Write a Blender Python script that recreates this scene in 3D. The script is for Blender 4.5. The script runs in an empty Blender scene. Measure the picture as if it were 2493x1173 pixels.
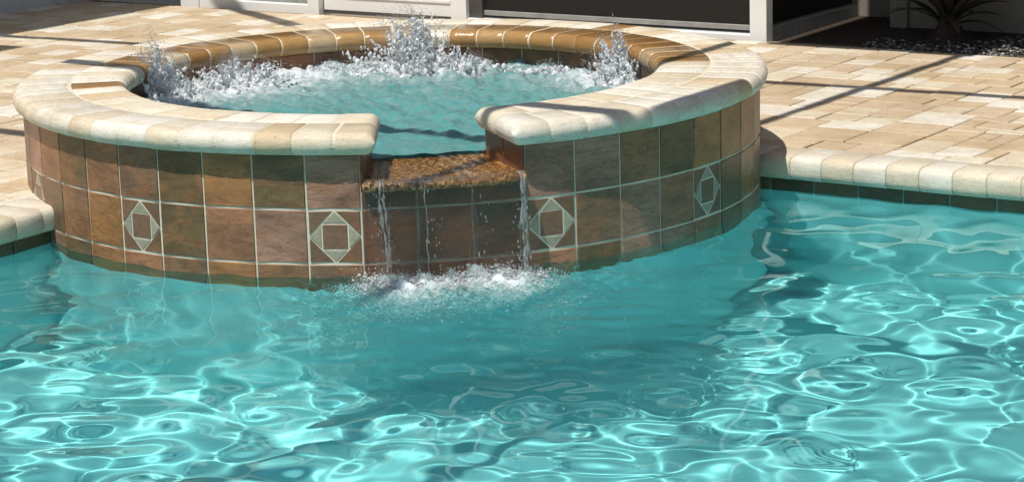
import bpy, math, random
import numpy as np
from mathutils import Matrix, Vector, Euler

scn = bpy.context.scene
COL = scn.collection
rnd = random.Random(7)
rng = np.random.default_rng(11)
R = math.radians

# ------------------------------------------------------------------ camera
cam_data = bpy.data.cameras.new("camera")
cam = bpy.data.objects.new("camera", cam_data); COL.objects.link(cam)
CAM = Vector((0.0, -7.7275, 1.59006))
fw = Vector((0.04683545, 0.97422077, -0.22068154))
rt = Vector((0.99811205, -0.05442984, -0.02845575))
up = Vector((0.03973384, 0.21893216, 0.97493073))
m = Matrix((( rt.x, up.x, -fw.x, CAM.x), (rt.y, up.y, -fw.y, CAM.y), (rt.z, up.z, -fw.z, CAM.z), (0, 0, 0, 1)))
cam.matrix_world = m
cam_data.sensor_fit = 'HORIZONTAL'; cam_data.sensor_width = 36.0
FPX = 5812.77
cam_data.lens = FPX * 36.0 / 2493.0
cam_data.clip_end = 500.0
scn.camera = cam

# ------------------------------------------------------------------ world, sun, exposure
SUN_EL = R(65.0)
HX, HY = -0.6, -0.8                                   # horizontal direction towards the sun
S = Vector((HX * math.cos(SUN_EL), HY * math.cos(SUN_EL), math.sin(SUN_EL)))
world = bpy.data.worlds.new("World"); scn.world = world; world.use_nodes = True
wn = world.node_tree.nodes; wl = world.node_tree.links
sky = wn.new('ShaderNodeTexSky'); sky.sky_type = 'NISHITA'; sky.sun_disc = False
sky.sun_elevation = SUN_EL; sky.sun_rotation = math.atan2(HX, HY)
sky.air_density = 1.2; sky.dust_density = 1.5
wn['Background'].inputs['Strength'].default_value = 0.072
wl.new(sky.outputs[0], wn['Background'].inputs['Color'])
sun_d = bpy.data.lights.new("sun", 'SUN'); sun_d.energy = 4.2; sun_d.angle = R(0.55); sun_d.color = (1.0, 0.96, 0.89)
sun = bpy.data.objects.new("sun", sun_d); COL.objects.link(sun)
sun.rotation_euler = S.to_track_quat('Z', 'Y').to_euler(); sun.location = (-2, -3, 8)
sun_d.cycles.is_caustics_light = True

scn.view_settings.view_transform = 'Standard'; scn.view_settings.look = 'None'
scn.view_settings.exposure = 0.0; scn.view_settings.gamma = 1.0
cy = scn.cycles
cy.max_bounces = 11; cy.diffuse_bounces = 4; cy.glossy_bounces = 6; cy.transmission_bounces = 12; cy.transparent_max_bounces = 24
cy.caustics_refractive = True; cy.caustics_reflective = True
cy.sample_clamp_indirect = 6.0; cy.sample_clamp_direct = 0.0
cy.use_denoising = True; cy.blur_glossy = 0.3
cy.use_adaptive_sampling = True; cy.adaptive_threshold = 0.008

# ------------------------------------------------------------------ frame of the place: u runs along the house, v towards it
UX, UY = 0.8, -0.6
VX, VY = 0.6, 0.8
ROT_UV = math.atan2(UY, UX)
def W(u, v, z=0.0): return (u * UX + v * VX, u * UY + v * VY, z)
def UV(x, y): return (x * UX + y * UY, x * VX + y * VY)
Z_DECK = 0.13
def project(p):
    d = Vector(p) - CAM; zz = d.dot(fw)
    return (1246.5 + FPX * d.dot(rt) / zz, 586.5 - FPX * d.dot(up) / zz, zz)

# ------------------------------------------------------------------ material helpers
def new_mat(name):
    mt = bpy.data.materials.new(name); mt.use_nodes = True
    nt = mt.node_tree
    b = nt.nodes['Principled BSDF']
    return mt, nt, b
def N(nt, t, **kw):
    n = nt.nodes.new(t)
    for k, v in kw.items():
        if k in n.inputs: n.inputs[k].default_value = v
        else: setattr(n, k, v)
    return n
def ramp(nt, fac, stops, interp='LINEAR'):
    r = nt.nodes.new('ShaderNodeValToRGB'); r.color_ramp.interpolation = interp
    e = r.color_ramp.elements
    while len(e) < len(stops): e.new(0.5)
    for i, (p, c) in enumerate(stops):
        e[i].position = p; e[i].color = (c[0], c[1], c[2], 1)
    nt.links.new(fac, r.inputs[0]); return r.outputs[0]
def mixc(nt, fac, a, b, mode='MIX'):
    n = nt.nodes.new('ShaderNodeMix'); n.data_type = 'RGBA'; n.blend_type = mode
    for sock, val in ((n.inputs[0], fac), (n.inputs[6], a), (n.inputs[7], b)):
        if hasattr(val, 'is_linked'): nt.links.new(val, sock)
        elif isinstance(val, (int, float)): sock.default_value = val
        else: sock.default_value = (*val, 1)
    return n.outputs[2]
def mth(nt, op, a, b=None):
    n = nt.nodes.new('ShaderNodeMath'); n.operation = op
    for i, val in enumerate((a, b)):
        if val is None: continue
        if hasattr(val, 'is_linked'): nt.links.new(val, n.inputs[i])
        else: n.inputs[i].default_value = val
    return n.outputs[0]
def coords(nt, rand, scale=(1, 1, 1)):
    """object coordinates shifted by the piece's own random number, so that alike pieces differ"""
    tc = nt.nodes.new('ShaderNodeTexCoord')
    mp = nt.nodes.new('ShaderNodeMapping'); mp.inputs['Scale'].default_value = scale
    nt.links.new(tc.outputs['Object'], mp.inputs['Vector'])
    cmb = nt.nodes.new('ShaderNodeCombineXYZ')
    for i, k in enumerate((37.0, 91.0, 53.0)):
        nt.links.new(mth(nt, 'MULTIPLY', rand, k), cmb.inputs[i])
    nt.links.new(cmb.outputs[0], mp.inputs['Location'])
    return mp.outputs[0]
def rand_of(nt, kind):
    if kind == 'object': return nt.nodes.new('ShaderNodeObjectInfo').outputs['Random']
    return nt.nodes.new('ShaderNodeNewGeometry').outputs['Random Per Island']
def bump(nt, b, h, strength=0.3, dist=0.002):
    n = nt.nodes.new('ShaderNodeBump'); n.inputs['Strength'].default_value = strength; n.inputs['Distance'].default_value = dist
    nt.links.new(h, n.inputs['Height']); nt.links.new(n.outputs[0], b.inputs['Normal'])

def stone_mat(name, palette, rand='object', rough=0.6, vein=0.5, vein_col=(0.5, 0.33, 0.16), stretch=(3, 14, 14), pit=0.5, spec=0.3, seed=0.0):
    mt, nt, b = new_mat(name)
    r = rand_of(nt, rand)
    r2 = mth(nt, 'FRACT', mth(nt, 'ADD', mth(nt, 'MULTIPLY', r, 7.31), seed))
    stops = [(i / len(palette), c) for i, c in enumerate(palette)]
    base = ramp(nt, r2, stops, 'CONSTANT')
    vec = coords(nt, r, stretch)
    n1 = N(nt, 'ShaderNodeTexNoise', Scale=1.6, Detail=6.0, Roughness=0.62, Distortion=0.8); nt.links.new(vec, n1.inputs['Vector'])
    vm = ramp(nt, n1.outputs[0], [(0.42, (0, 0, 0)), (0.68, (1, 1, 1))])
    c = mixc(nt, mth(nt, 'MULTIPLY', vm, vein), base, vein_col)
    n2 = N(nt, 'ShaderNodeTexNoise', Scale=9.0, Detail=5.0, Roughness=0.7); nt.links.new(vec, n2.inputs['Vector'])
    c = mixc(nt, 0.35, c, ramp(nt, n2.outputs[0], [(0.3, (0.55, 0.55, 0.55)), (0.75, (1.25, 1.22, 1.18))]), 'MULTIPLY')
    vec2 = coords(nt, r, (1, 1, 1))
    n3 = N(nt, 'ShaderNodeTexNoise', Scale=140.0, Detail=3.0, Roughness=0.7); nt.links.new(vec2, n3.inputs['Vector'])
    pits = ramp(nt, n3.outputs[0], [(0.33, (0.45, 0.38, 0.3)), (0.43, (1, 1, 1))])
    c = mixc(nt, pit, c, pits, 'MULTIPLY')
    gp = nt.nodes.new('ShaderNodeNewGeometry')             # broad stains that run across neighbouring stones
    n5 = N(nt, 'ShaderNodeTexNoise', Scale=2.6, Detail=7.0, Roughness=0.65); nt.links.new(gp.outputs['Position'], n5.inputs['Vector'])
    c = mixc(nt, 1.0, c, ramp(nt, n5.outputs[0], [(0.32, (0.80, 0.76, 0.70)), (0.55, (1, 1, 1))]), 'MULTIPLY')
    nt.links.new(c, b.inputs['Base Color'])
    b.inputs['Roughness'].default_value = rough; b.inputs['Specular IOR Level'].default_value = spec
    hsum = mth(nt, 'ADD', mth(nt, 'MULTIPLY', n3.outputs[0], 0.6), n2.outputs[0])
    bump(nt, b, hsum, 0.35, 0.003)
    return mt

CREAM = (0.80, 0.73, 0.58); IVORY = (0.85, 0.81, 0.71); SAND = (0.69, 0.56, 0.38); TAN = (0.56, 0.41, 0.24); GOLD = (0.46, 0.27, 0.10); PALE = (0.75, 0.66, 0.50)
M_COPING = stone_mat("travertine_coping", [IVORY, CREAM, IVORY, PALE, IVORY, IVORY, SAND, CREAM, IVORY], vein=0.38, vein_col=(0.55, 0.38, 0.2))
M_COPING_POOL = stone_mat("travertine_pool_coping", [IVORY, CREAM, IVORY, PALE, IVORY, CREAM], vein=0.3, vein_col=(0.55, 0.38, 0.2))
M_WET = stone_mat("travertine_wet", [GOLD, TAN, (0.40, 0.22, 0.075), (0.43, 0.26, 0.10), CREAM, GOLD, (0.5, 0.31, 0.13), PALE], rough=0.16, vein=0.5, vein_col=(0.30, 0.15, 0.05), pit=0.3, spec=0.5)
PAVERS = [SAND, (0.63, 0.50, 0.34), PALE, (0.69, 0.57, 0.42), CREAM, (0.68, 0.55, 0.39), (0.64, 0.51, 0.35), IVORY, IVORY, (0.68, 0.55, 0.40)]
M_PAVER = stone_mat("travertine_paver", PAVERS, vein=0.35, vein_col=(0.48, 0.33, 0.18), stretch=(5, 9, 9), pit=0.55)
M_PAVER_I = stone_mat("travertine_paver_far", PAVERS, rand='island', vein=0.35, vein_col=(0.48, 0.33, 0.18), stretch=(5, 9, 9), pit=0.55)

def slate_mat(name, palette, dark=(0.055, 0.035, 0.022), tint=(0.36, 0.16, 0.07), rough=0.38):
    mt, nt, b = new_mat(name)
    r = rand_of(nt, 'object')
    base = ramp(nt, mth(nt, 'FRACT', mth(nt, 'MULTIPLY', r, 5.17)), [(i / len(palette), c) for i, c in enumerate(palette)], 'CONSTANT')
    vec = coords(nt, r, (5, 9, 7))
    n1 = N(nt, 'ShaderNodeTexNoise', Scale=1.0, Detail=7.0, Roughness=0.55, Distortion=0.7); nt.links.new(vec, n1.inputs['Vector'])
    c = mixc(nt, mth(nt, 'MULTIPLY', ramp(nt, n1.outputs[0], [(0.42, (0, 0, 0)), (0.75, (1, 1, 1))]), 0.65), base, dark)
    n2 = N(nt, 'ShaderNodeTexNoise', Scale=1.1, Detail=5.0, Roughness=0.5, Distortion=1.2)
    mp = N(nt, 'ShaderNodeMapping'); mp.inputs['Location'].default_value = (13, 5, 9); nt.links.new(vec, mp.inputs['Vector']); nt.links.new(mp.outputs[0], n2.inputs['Vector'])
    c = mixc(nt, mth(nt, 'MULTIPLY', ramp(nt, n2.outputs[0], [(0.5, (0, 0, 0)), (0.72, (1, 1, 1))]), 0.75), c, tint)
    n4 = N(nt, 'ShaderNodeTexNoise', Scale=1.5, Detail=9.0, Roughness=0.62, Distortion=0.9)
    mp4 = N(nt, 'ShaderNodeMapping'); mp4.inputs['Location'].default_value = (31, 17, 3); mp4.inputs['Rotation'].default_value = (0, 0, 0.5); mp4.inputs['Scale'].default_value = (0.7, 1.7, 1); nt.links.new(vec, mp4.inputs['Vector']); nt.links.new(mp4.outputs[0], n4.inputs['Vector'])
    vein = ramp(nt, mth(nt, 'ABSOLUTE', mth(nt, 'SUBTRACT', n4.outputs[0], 0.5)), [(0.0, (1, 1, 1)), (0.035, (0, 0, 0))])
    c = mixc(nt, mth(nt, 'MULTIPLY', vein, 0.4), c, dark)
    n3 = N(nt, 'ShaderNodeTexNoise', Scale=14.0, Detail=8.0, Roughness=0.75); nt.links.new(vec, n3.inputs['Vector'])
    c = mixc(nt, 0.6, c, ramp(nt, n3.outputs[0], [(0.3, (0.55, 0.55, 0.55)), (0.75, (1.3, 1.3, 1.3))]), 'MULTIPLY')
    nt.links.new(c, b.inputs['Base Color']); b.inputs['Roughness'].default_value = rough; b.inputs['Specular IOR Level'].default_value = 0.4
    bump(nt, b, n1.outputs[0], 0.35, 0.004)
    return mt
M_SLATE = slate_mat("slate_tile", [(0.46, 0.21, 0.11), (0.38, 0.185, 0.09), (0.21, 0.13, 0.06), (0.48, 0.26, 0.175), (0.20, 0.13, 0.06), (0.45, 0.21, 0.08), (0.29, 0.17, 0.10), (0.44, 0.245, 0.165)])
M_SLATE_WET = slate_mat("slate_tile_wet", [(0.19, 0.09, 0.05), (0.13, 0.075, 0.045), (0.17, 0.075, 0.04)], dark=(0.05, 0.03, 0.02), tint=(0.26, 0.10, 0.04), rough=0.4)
M_SLATE_SIDE = slate_mat("slate_tile_red", [(0.26, 0.10, 0.05), (0.22, 0.085, 0.045)], tint=(0.3, 0.12, 0.05))
M_SLATE_BROWN = slate_mat("slate_accent_brown", [(0.26, 0.15, 0.095), (0.21, 0.12, 0.07)], dark=(0.15, 0.085, 0.05))
M_SLATE_GREY = slate_mat("slate_accent_grey", [(0.44, 0.40, 0.30), (0.40, 0.37, 0.28)], dark=(0.3, 0.28, 0.2), tint=(0.40, 0.34, 0.22))
M_POOLTILE = slate_mat("pool_tile", [(0.17, 0.14, 0.085), (0.20, 0.145, 0.085), (0.15, 0.125, 0.08)], dark=(0.07, 0.06, 0.04), tint=(0.16, 0.11, 0.06), rough=0.25)

def simple_noise_mat(name, c1, c2, scale=20.0, rough=0.7, bstr=0.2, bdist=0.002, spec=0.3, stretch=(1, 1, 1)):
    mt, nt, b = new_mat(name)
    tc = nt.nodes.new('ShaderNodeTexCoord'); mp = nt.nodes.new('ShaderNodeMapping'); mp.inputs['Scale'].default_value = stretch
    nt.links.new(tc.outputs['Object'], mp.inputs[0])
    n1 = N(nt, 'ShaderNodeTexNoise', Scale=scale, Detail=6.0, Roughness=0.65); nt.links.new(mp.outputs[0], n1.inputs['Vector'])
    nt.links.new(ramp(nt, n1.outputs[0], [(0.3, c1), (0.7, c2)]), b.inputs['Base Color'])
    b.inputs['Roughness'].default_value = rough; b.inputs['Specular IOR Level'].default_value = spec
    bump(nt, b, n1.outputs[0], bstr, bdist)
    return mt
M_GROUT = simple_noise_mat("cream_grout", (0.68, 0.61, 0.47), (0.80, 0.73, 0.59), 60, 0.8)
M_GROUT_WET = simple_noise_mat("wet_grout", (0.26, 0.24, 0.19), (0.36, 0.33, 0.27), 60, 0.4)
M_GROUT_POOL = simple_noise_mat("pool_coping_mortar", (0.40, 0.34, 0.25), (0.54, 0.47, 0.36), 60, 0.85)
M_GROUT_ST = simple_noise_mat("coping_grout", (0.62, 0.54, 0.40), (0.78, 0.71, 0.57), 60, 0.85)
M_SANDJOINT = simple_noise_mat("joint_sand", (0.14, 0.10, 0.06), (0.32, 0.24, 0.15), 90, 0.95)
M_PLASTER = simple_noise_mat("pool_plaster", (0.41, 0.75, 0.76), (0.46, 0.81, 0.82), 3.0, 0.85, 0.05, 0.001)
M_SPA_PLASTER = simple_noise_mat("spa_plaster", (0.20, 0.55, 0.55), (0.26, 0.62, 0.62), 4.0, 0.85, 0.05, 0.001)
M_WHITE = simple_noise_mat("white_painted_metal", (0.80, 0.80, 0.78), (0.86, 0.86, 0.84), 8.0, 0.35, 0.05, 0.001, 0.5)
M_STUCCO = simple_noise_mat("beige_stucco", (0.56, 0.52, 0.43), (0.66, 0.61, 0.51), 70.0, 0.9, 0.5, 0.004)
M_STUCCO_SHADE = simple_noise_mat("shade_toned_stucco", (0.22, 0.20, 0.16), (0.28, 0.26, 0.205), 70.0, 0.9, 0.5, 0.004)  # beige stucco darkened, the recess shade is put into its colour
M_STUCCO_L = simple_noise_mat("grey_white_stucco", (0.50, 0.52, 0.53), (0.58, 0.60, 0.61), 50.0, 0.85, 0.4, 0.003)
M_BRONZE = simple_noise_mat("dark_bronze_frame", (0.05, 0.05, 0.048), (0.08, 0.08, 0.075), 20.0, 0.4, 0.05, 0.001, 0.5)
M_GREYRAIL = simple_noise_mat("grey_metal_rail", (0.22, 0.22, 0.21), (0.32, 0.32, 0.30), 20.0, 0.4, 0.05, 0.001, 0.5)
M_SCREEN = simple_noise_mat("dark_insect_screen", (0.012, 0.012, 0.011), (0.02, 0.019, 0.017), 300.0, 0.6, 0.1, 0.0005, 0.3)
M_BEAM = simple_noise_mat("bronze_aluminium_beam", (0.10, 0.085, 0.07), (0.14, 0.12, 0.10), 10.0, 0.45, 0.05, 0.001, 0.4)
M_SOIL = simple_noise_mat("dark_mulch_soil", (0.035, 0.024, 0.016), (0.10, 0.075, 0.055), 60.0, 0.95, 1.0, 0.02)  # brown mulch, darkened further to carry the shade of the bed
M_FARDECK = simple_noise_mat("far_ground", (0.45, 0.36, 0.25), (0.58, 0.47, 0.33), 4.0, 0.9, 0.2, 0.003)
M_ROOF = simple_noise_mat("roof_tile_brown", (0.16, 0.11, 0.08), (0.26, 0.19, 0.14), 9.0, 0.8, 0.5, 0.01)

def granite_mat():
    mt, nt, b = new_mat("gold_granite")
    tc = nt.nodes.new('ShaderNodeTexCoord')
    v = N(nt, 'ShaderNodeTexVoronoi', Scale=150.0); nt.links.new(tc.outputs['Object'], v.inputs['Vector'])
    n1 = N(nt, 'ShaderNodeTexNoise', Scale=55.0, Detail=5.0, Roughness=0.7); nt.links.new(tc.outputs['Object'], n1.inputs['Vector'])
    sep = nt.nodes.new('ShaderNodeSeparateColor'); nt.links.new(v.outputs['Color'], sep.inputs[0])
    c = ramp(nt, sep.outputs[0], [(0.0, (0.40, 0.20, 0.05)), (0.25, (0.28, 0.125, 0.03)), (0.45, (0.48, 0.26, 0.08)), (0.60, (0.18, 0.075, 0.02)), (0.76, (0.52, 0.33, 0.14)), (0.86, (0.03, 0.02, 0.014))], 'CONSTANT')
    c = mixc(nt, ramp(nt, n1.outputs[0], [(0.46, (0, 0, 0)), (0.6, (1, 1, 1))]), c, (0.16, 0.075, 0.02))
    nt.links.new(c, b.inputs['Base Color']); b.inputs['Roughness'].default_value = 0.12; b.inputs['Specular IOR Level'].default_value = 0.6
    bump(nt, b, n1.outputs[0], 0.4, 0.003)
    return mt
M_GRANITE = granite_mat()

def water_mat(name, tint):
    mt = bpy.data.materials.new(name); mt.use_nodes = True; nt = mt.node_tree
    nt.nodes.remove(nt.nodes['Principled BSDF'])
    g = nt.nodes.new('ShaderNodeBsdfGlass'); g.inputs['IOR'].default_value = 1.333; g.inputs['Roughness'].default_value = 0.0
    g.inputs['Color'].default_value = (*tint, 1)
    nt.links.new(g.outputs[0], nt.nodes['Material Output'].inputs['Surface'])
    return mt
def pool_water_mat():
    mt = water_mat("pool_water", (0.73, 0.98, 0.98)); nt = mt.node_tree
    g = next(n for n in nt.nodes if n.type == 'BSDF_GLASS')
    at = nt.nodes.new('ShaderNodeAttribute'); at.attribute_name = "foam"
    tc = nt.nodes.new('ShaderNodeTexCoord')
    n1 = N(nt, 'ShaderNodeTexNoise', Scale=55.0, Detail=7.0, Roughness=0.8, Distortion=0.8); nt.links.new(tc.outputs['Object'], n1.inputs['Vector'])
    f = mth(nt, 'MULTIPLY', at.outputs['Fac'], ramp(nt, mth(nt, 'ADD', n1.outputs[0], mth(nt, 'MULTIPLY', at.outputs['Fac'], 0.28)), [(0.46, (0, 0, 0)), (0.74, (1, 1, 1))]))
    d = nt.nodes.new('ShaderNodeBsdfDiffuse'); d.inputs['Color'].default_value = (0.80, 0.93, 0.93, 1)
    mx = nt.nodes.new('ShaderNodeMixShader'); nt.links.new(f, mx.inputs[0]); nt.links.new(g.outputs[0], mx.inputs[1]); nt.links.new(d.outputs[0], mx.inputs[2])
    nt.links.new(mx.outputs[0], nt.nodes['Material Output'].inputs['Surface'])
    return mt
M_POOLWATER = pool_water_mat()

def spa_water_mat():
    mt, nt, b = new_mat("churned_spa_water")
    at = nt.nodes.new('ShaderNodeAttribute'); at.attribute_name = "foam"
    tc = nt.nodes.new('ShaderNodeTexCoord')
    n1 = N(nt, 'ShaderNodeTexNoise', Scale=38.0, Detail=6.0, Roughness=0.75, Distortion=0.6); nt.links.new(tc.outputs['Object'], n1.inputs['Vector'])
    f = mth(nt, 'ADD', at.outputs['Fac'], mth(nt, 'MULTIPLY', mth(nt, 'SUBTRACT', n1.outputs[0], 0.5), 1.3))
    c = ramp(nt, f, [(0.0, (0.10, 0.40, 0.385)), (0.28, (0.20, 0.38, 0.37)), (0.5, (0.36, 0.49, 0.49)), (0.78, (0.84, 0.89, 0.90))])
    nt.links.new(c, b.inputs['Base Color'])
    b.inputs['Roughness'].default_value = 0.06; b.inputs['IOR'].default_value = 1.333
    b.inputs['Transmission Weight'].default_value = 0.25
    n2 = N(nt, 'ShaderNodeTexNoise', Scale=70.0, Detail=5.0, Roughness=0.65); nt.links.new(tc.outputs['Object'], n2.inputs['Vector'])
    bump(nt, b, n2.outputs[0], 0.45, 0.012)
    return mt
M_SPAWATER = spa_water_mat()

def drop_mat(name, col, tr):
    mt, nt, b = new_mat(name)
    b.inputs['Base Color'].default_value = (*col, 1); b.inputs['Roughness'].default_value = 0.04
    b.inputs['IOR'].default_value = 1.333; b.inputs['Transmission Weight'].default_value = tr
    return mt
def splash_mat():
    mt, nt, b = new_mat("aerated_splash_water")
    tc = nt.nodes.new('ShaderNodeTexCoord')
    n1 = N(nt, 'ShaderNodeTexNoise', Scale=90.0, Detail=6.0, Roughness=0.75); nt.links.new(tc.outputs['Object'], n1.inputs['Vector'])
    n2 = N(nt, 'ShaderNodeTexNoise', Scale=30.0, Detail=5.0, Roughness=0.7); nt.links.new(tc.outputs['Object'], n2.inputs['Vector'])
    b.inputs['Base Color'].default_value = (0.93, 0.96, 0.98, 1)
    b.inputs['Roughness'].default_value = 0.07; b.inputs['IOR'].default_value = 1.333
    nt.links.new(ramp(nt, n2.outputs[0], [(0.38, (0.08, 0.08, 0.08)), (0.66, (0.80, 0.80, 0.80))]), b.inputs['Transmission Weight'])
    bump(nt, b, n1.outputs[0], 0.8, 0.006)
    return mt
M_DROP = splash_mat()
M_CLEAR = drop_mat("clear_drop_water", (0.93, 0.97, 0.98), 0.9)
M_BUBBLE = drop_mat("air_bubbles", (0.80, 0.93, 0.93), 0.25)

def sheet_mat(name, fac):
    mt = bpy.data.materials.new(name); mt.use_nodes = True; nt = mt.node_tree
    nt.nodes.remove(nt.nodes['Principled BSDF'])
    g = nt.nodes.new('ShaderNodeBsdfGlass'); g.inputs['IOR'].default_value = 1.333; g.inputs['Roughness'].default_value = 0.0; g.inputs['Color'].default_value = (0.96, 0.99, 0.99, 1)
    t = nt.nodes.new('ShaderNodeBsdfTransparent')
    mx = nt.nodes.new('ShaderNodeMixShader'); mx.inputs[0].default_value = fac
    nt.links.new(t.outputs[0], mx.inputs[1]); nt.links.new(g.outputs[0], mx.inputs[2])
    nt.links.new(mx.outputs[0], nt.nodes['Material Output'].inputs['Surface'])
    return mt
M_SHEET = sheet_mat('falling_water', 0.55); M_FILM = sheet_mat('water_film', 0.13)

def leaf_mat():
    mt, nt, b = new_mat("dark_strap_leaf")
    r = rand_of(nt, 'object')
    nt.links.new(ramp(nt, r, [(0.0, (0.05, 0.05, 0.03)), (0.5, (0.07, 0.045, 0.035)), (1.0, (0.045, 0.065, 0.03))]), b.inputs['Base Color'])
    b.inputs['Roughness'].default_value = 0.4
    return mt
M_LEAF = leaf_mat()
M_BARK = simple_noise_mat("dark_bark", (0.03, 0.02, 0.015), (0.09, 0.06, 0.045), 40, 0.9, 0.8, 0.01, 0.3, (1, 1, 4))

def pebble_mat():
    mt, nt, b = new_mat("river_pebble")
    r = rand_of(nt, 'island')
    nt.links.new(ramp(nt, r, [(0.0, (0.11, 0.10, 0.09)), (0.25, (0.26, 0.25, 0.24)), (0.4, (0.07, 0.055, 0.045)), (0.74, (0.50, 0.49, 0.47)), (0.84, (0.05, 0.045, 0.04))], 'CONSTANT'), b.inputs['Base Color'])  # stone tones darkened to carry the shade of the bed
    b.inputs['Roughness'].default_value = 0.5
    return mt
M_PEBBLE = pebble_mat()

# ------------------------------------------------------------------ object helpers
def tag(o, label, cat, group=None, kind=None):
    o['label'] = label; o['category'] = cat
    if group: o['group'] = group
    if kind: o['kind'] = kind
    return o
def empty(name, loc=(0, 0, 0)):
    o = bpy.data.objects.new(name, None); COL.objects.link(o); o.location = loc; o.empty_display_size = 0.1
    return o
def link(name, me, parent=None, mat=None):
    if mat is not None and not me.materials: me.materials.append(mat)
    o = bpy.data.objects.new(name, me); COL.objects.link(o)
    if parent is not None:
        o.parent = parent
        o.matrix_parent_inverse = Matrix.Translation(parent.location).inverted() if parent.type == 'EMPTY' else Matrix.Identity(4)
    return o
def mesh_py(name, verts, faces, smooth=False):
    me = bpy.data.meshes.new(name); me.from_pydata(verts, [], faces); me.update()
    if smooth: me.polygons.foreach_set('use_smooth', [True] * len(me.polygons))
    return me
def mesh_np(name, V, F, smooth=True):
    """V (n,3), F (m,k) numpy"""
    me = bpy.data.meshes.new(name); k = F.shape[1]; mN = len(F)
    me.vertices.add(len(V)); me.vertices.foreach_set('co', np.ascontiguousarray(V, dtype=np.float32).ravel())
    me.loops.add(mN * k); me.loops.foreach_set('vertex_index', np.ascontiguousarray(F, dtype=np.int32).ravel())
    me.polygons.add(mN); me.polygons.foreach_set('loop_start', np.arange(0, mN * k, k, dtype=np.int32))
    me.polygons.foreach_set('use_smooth', np.full(mN, smooth))
    me.update(calc_edges=True); me.validate()
    return me
def box_mesh(name, sx, sy, sz, ch=0.0):
    """box centred in x and y, z from 0 to sz, top edges chamfered by ch"""
    x, y = sx / 2, sy / 2
    if ch <= 0:
        v = [(-x, -y, 0), (x, -y, 0), (x, y, 0), (-x, y, 0), (-x, -y, sz), (x, -y, sz), (x, y, sz), (-x, y, sz)]
        f = [(3, 2, 1, 0), (4, 5, 6, 7), (0, 1, 5, 4), (1, 2, 6, 5), (2, 3, 7, 6), (3, 0, 4, 7)]
        return mesh_py(name, v, f)
    v = [(-x, -y, 0), (x, -y, 0), (x, y, 0), (-x, y, 0), (-x, -y, sz - ch), (x, -y, sz - ch), (x, y, sz - ch), (-x, y, sz - ch),
         (-x + ch, -y + ch, sz), (x - ch, -y + ch, sz), (x - ch, y - ch, sz), (-x + ch, y - ch, sz)]
    f = [(3, 2, 1, 0), (8, 9, 10, 11)]
    for a in range(4):
        b = (a + 1) % 4
        f += [(a, b, b + 4, a + 4), (a + 4, b + 4, b + 8, a + 8)]
    return mesh_py(name, v, f)
def uvbox(name, u0, u1, v0, v1, z0, z1, mat, parent, ch=0.0):
    me = box_mesh(name, u1 - u0, v1 - v0, z1 - z0, ch)
    o = link(name, me, parent, mat)
    o.location = W((u0 + u1) / 2, (v0 + v1) / 2, z0); o.rotation_euler = (0, 0, ROT_UV)
    return o

def ico(sub):
    t = (1 + 5 ** 0.5) / 2
    v = [(-1, t, 0), (1, t, 0), (-1, -t, 0), (1, -t, 0), (0, -1, t), (0, 1, t), (0, -1, -t), (0, 1, -t), (t, 0, -1), (t, 0, 1), (-t, 0, -1), (-t, 0, 1)]
    f = [(0, 11, 5), (0, 5, 1), (0, 1, 7), (0, 7, 10), (0, 10, 11), (1, 5, 9), (5, 11, 4), (11, 10, 2), (10, 7, 6), (7, 1, 8), (3, 9, 4), (3, 4, 2), (3, 2, 6), (3, 6, 8), (3, 8, 9), (4, 9, 5), (2, 4, 11), (6, 2, 10), (8, 6, 7), (9, 8, 1)]
    v = [np.array(p, float) / np.linalg.norm(p) for p in v]
    for _ in range(sub):
        mid = {}; nf = []
        def mp(a, b):
            k = (min(a, b), max(a, b))
            if k not in mid:
                q = v[a] + v[b]; v.append(q / np.linalg.norm(q)); mid[k] = len(v) - 1
            return mid[k]
        for a, b, c in f:
            ab, bc, ca = mp(a, b), mp(b, c), mp(c, a)
            nf += [(a, ab, ca), (b, bc, ab), (c, ca, bc), (ab, bc, ca)]
        f = nf
    return np.array(v), np.array(f)
ICO0, ICO1 = ico(0), ico(1)
def blobs(name, centers, radii, sub=1, squash=None, jitter=0.0):
    tv, tf = ICO1 if sub else ICO0
    n = len(centers); nv = len(tv)
    sc = radii[:, None, None] * np.ones((n, 1, 3))
    if squash is not None: sc = sc * squash[:, None, :]
    shape = tv[None] * (1 + jitter * rng.standard_normal((n, nv, 1))) if jitter else tv[None]
    ang = rng.uniform(0, 6.283, n); ca, sa = np.cos(ang), np.sin(ang)
    Vv = shape * sc
    x = Vv[..., 0] * ca[:, None] - Vv[..., 1] * sa[:, None]; y = Vv[..., 0] * sa[:, None] + Vv[..., 1] * ca[:, None]
    Vv = np.stack([x, y, Vv[..., 2]], -1) + centers[:, None, :]
    Ff = tf[None] + (np.arange(n) * nv)[:, None, None]
    return mesh_np(name, Vv.reshape(-1, 3), Ff.reshape(-1, 3))
def receiver(o):
    o.cycles.is_caustics_receiver = True
    return o

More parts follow.
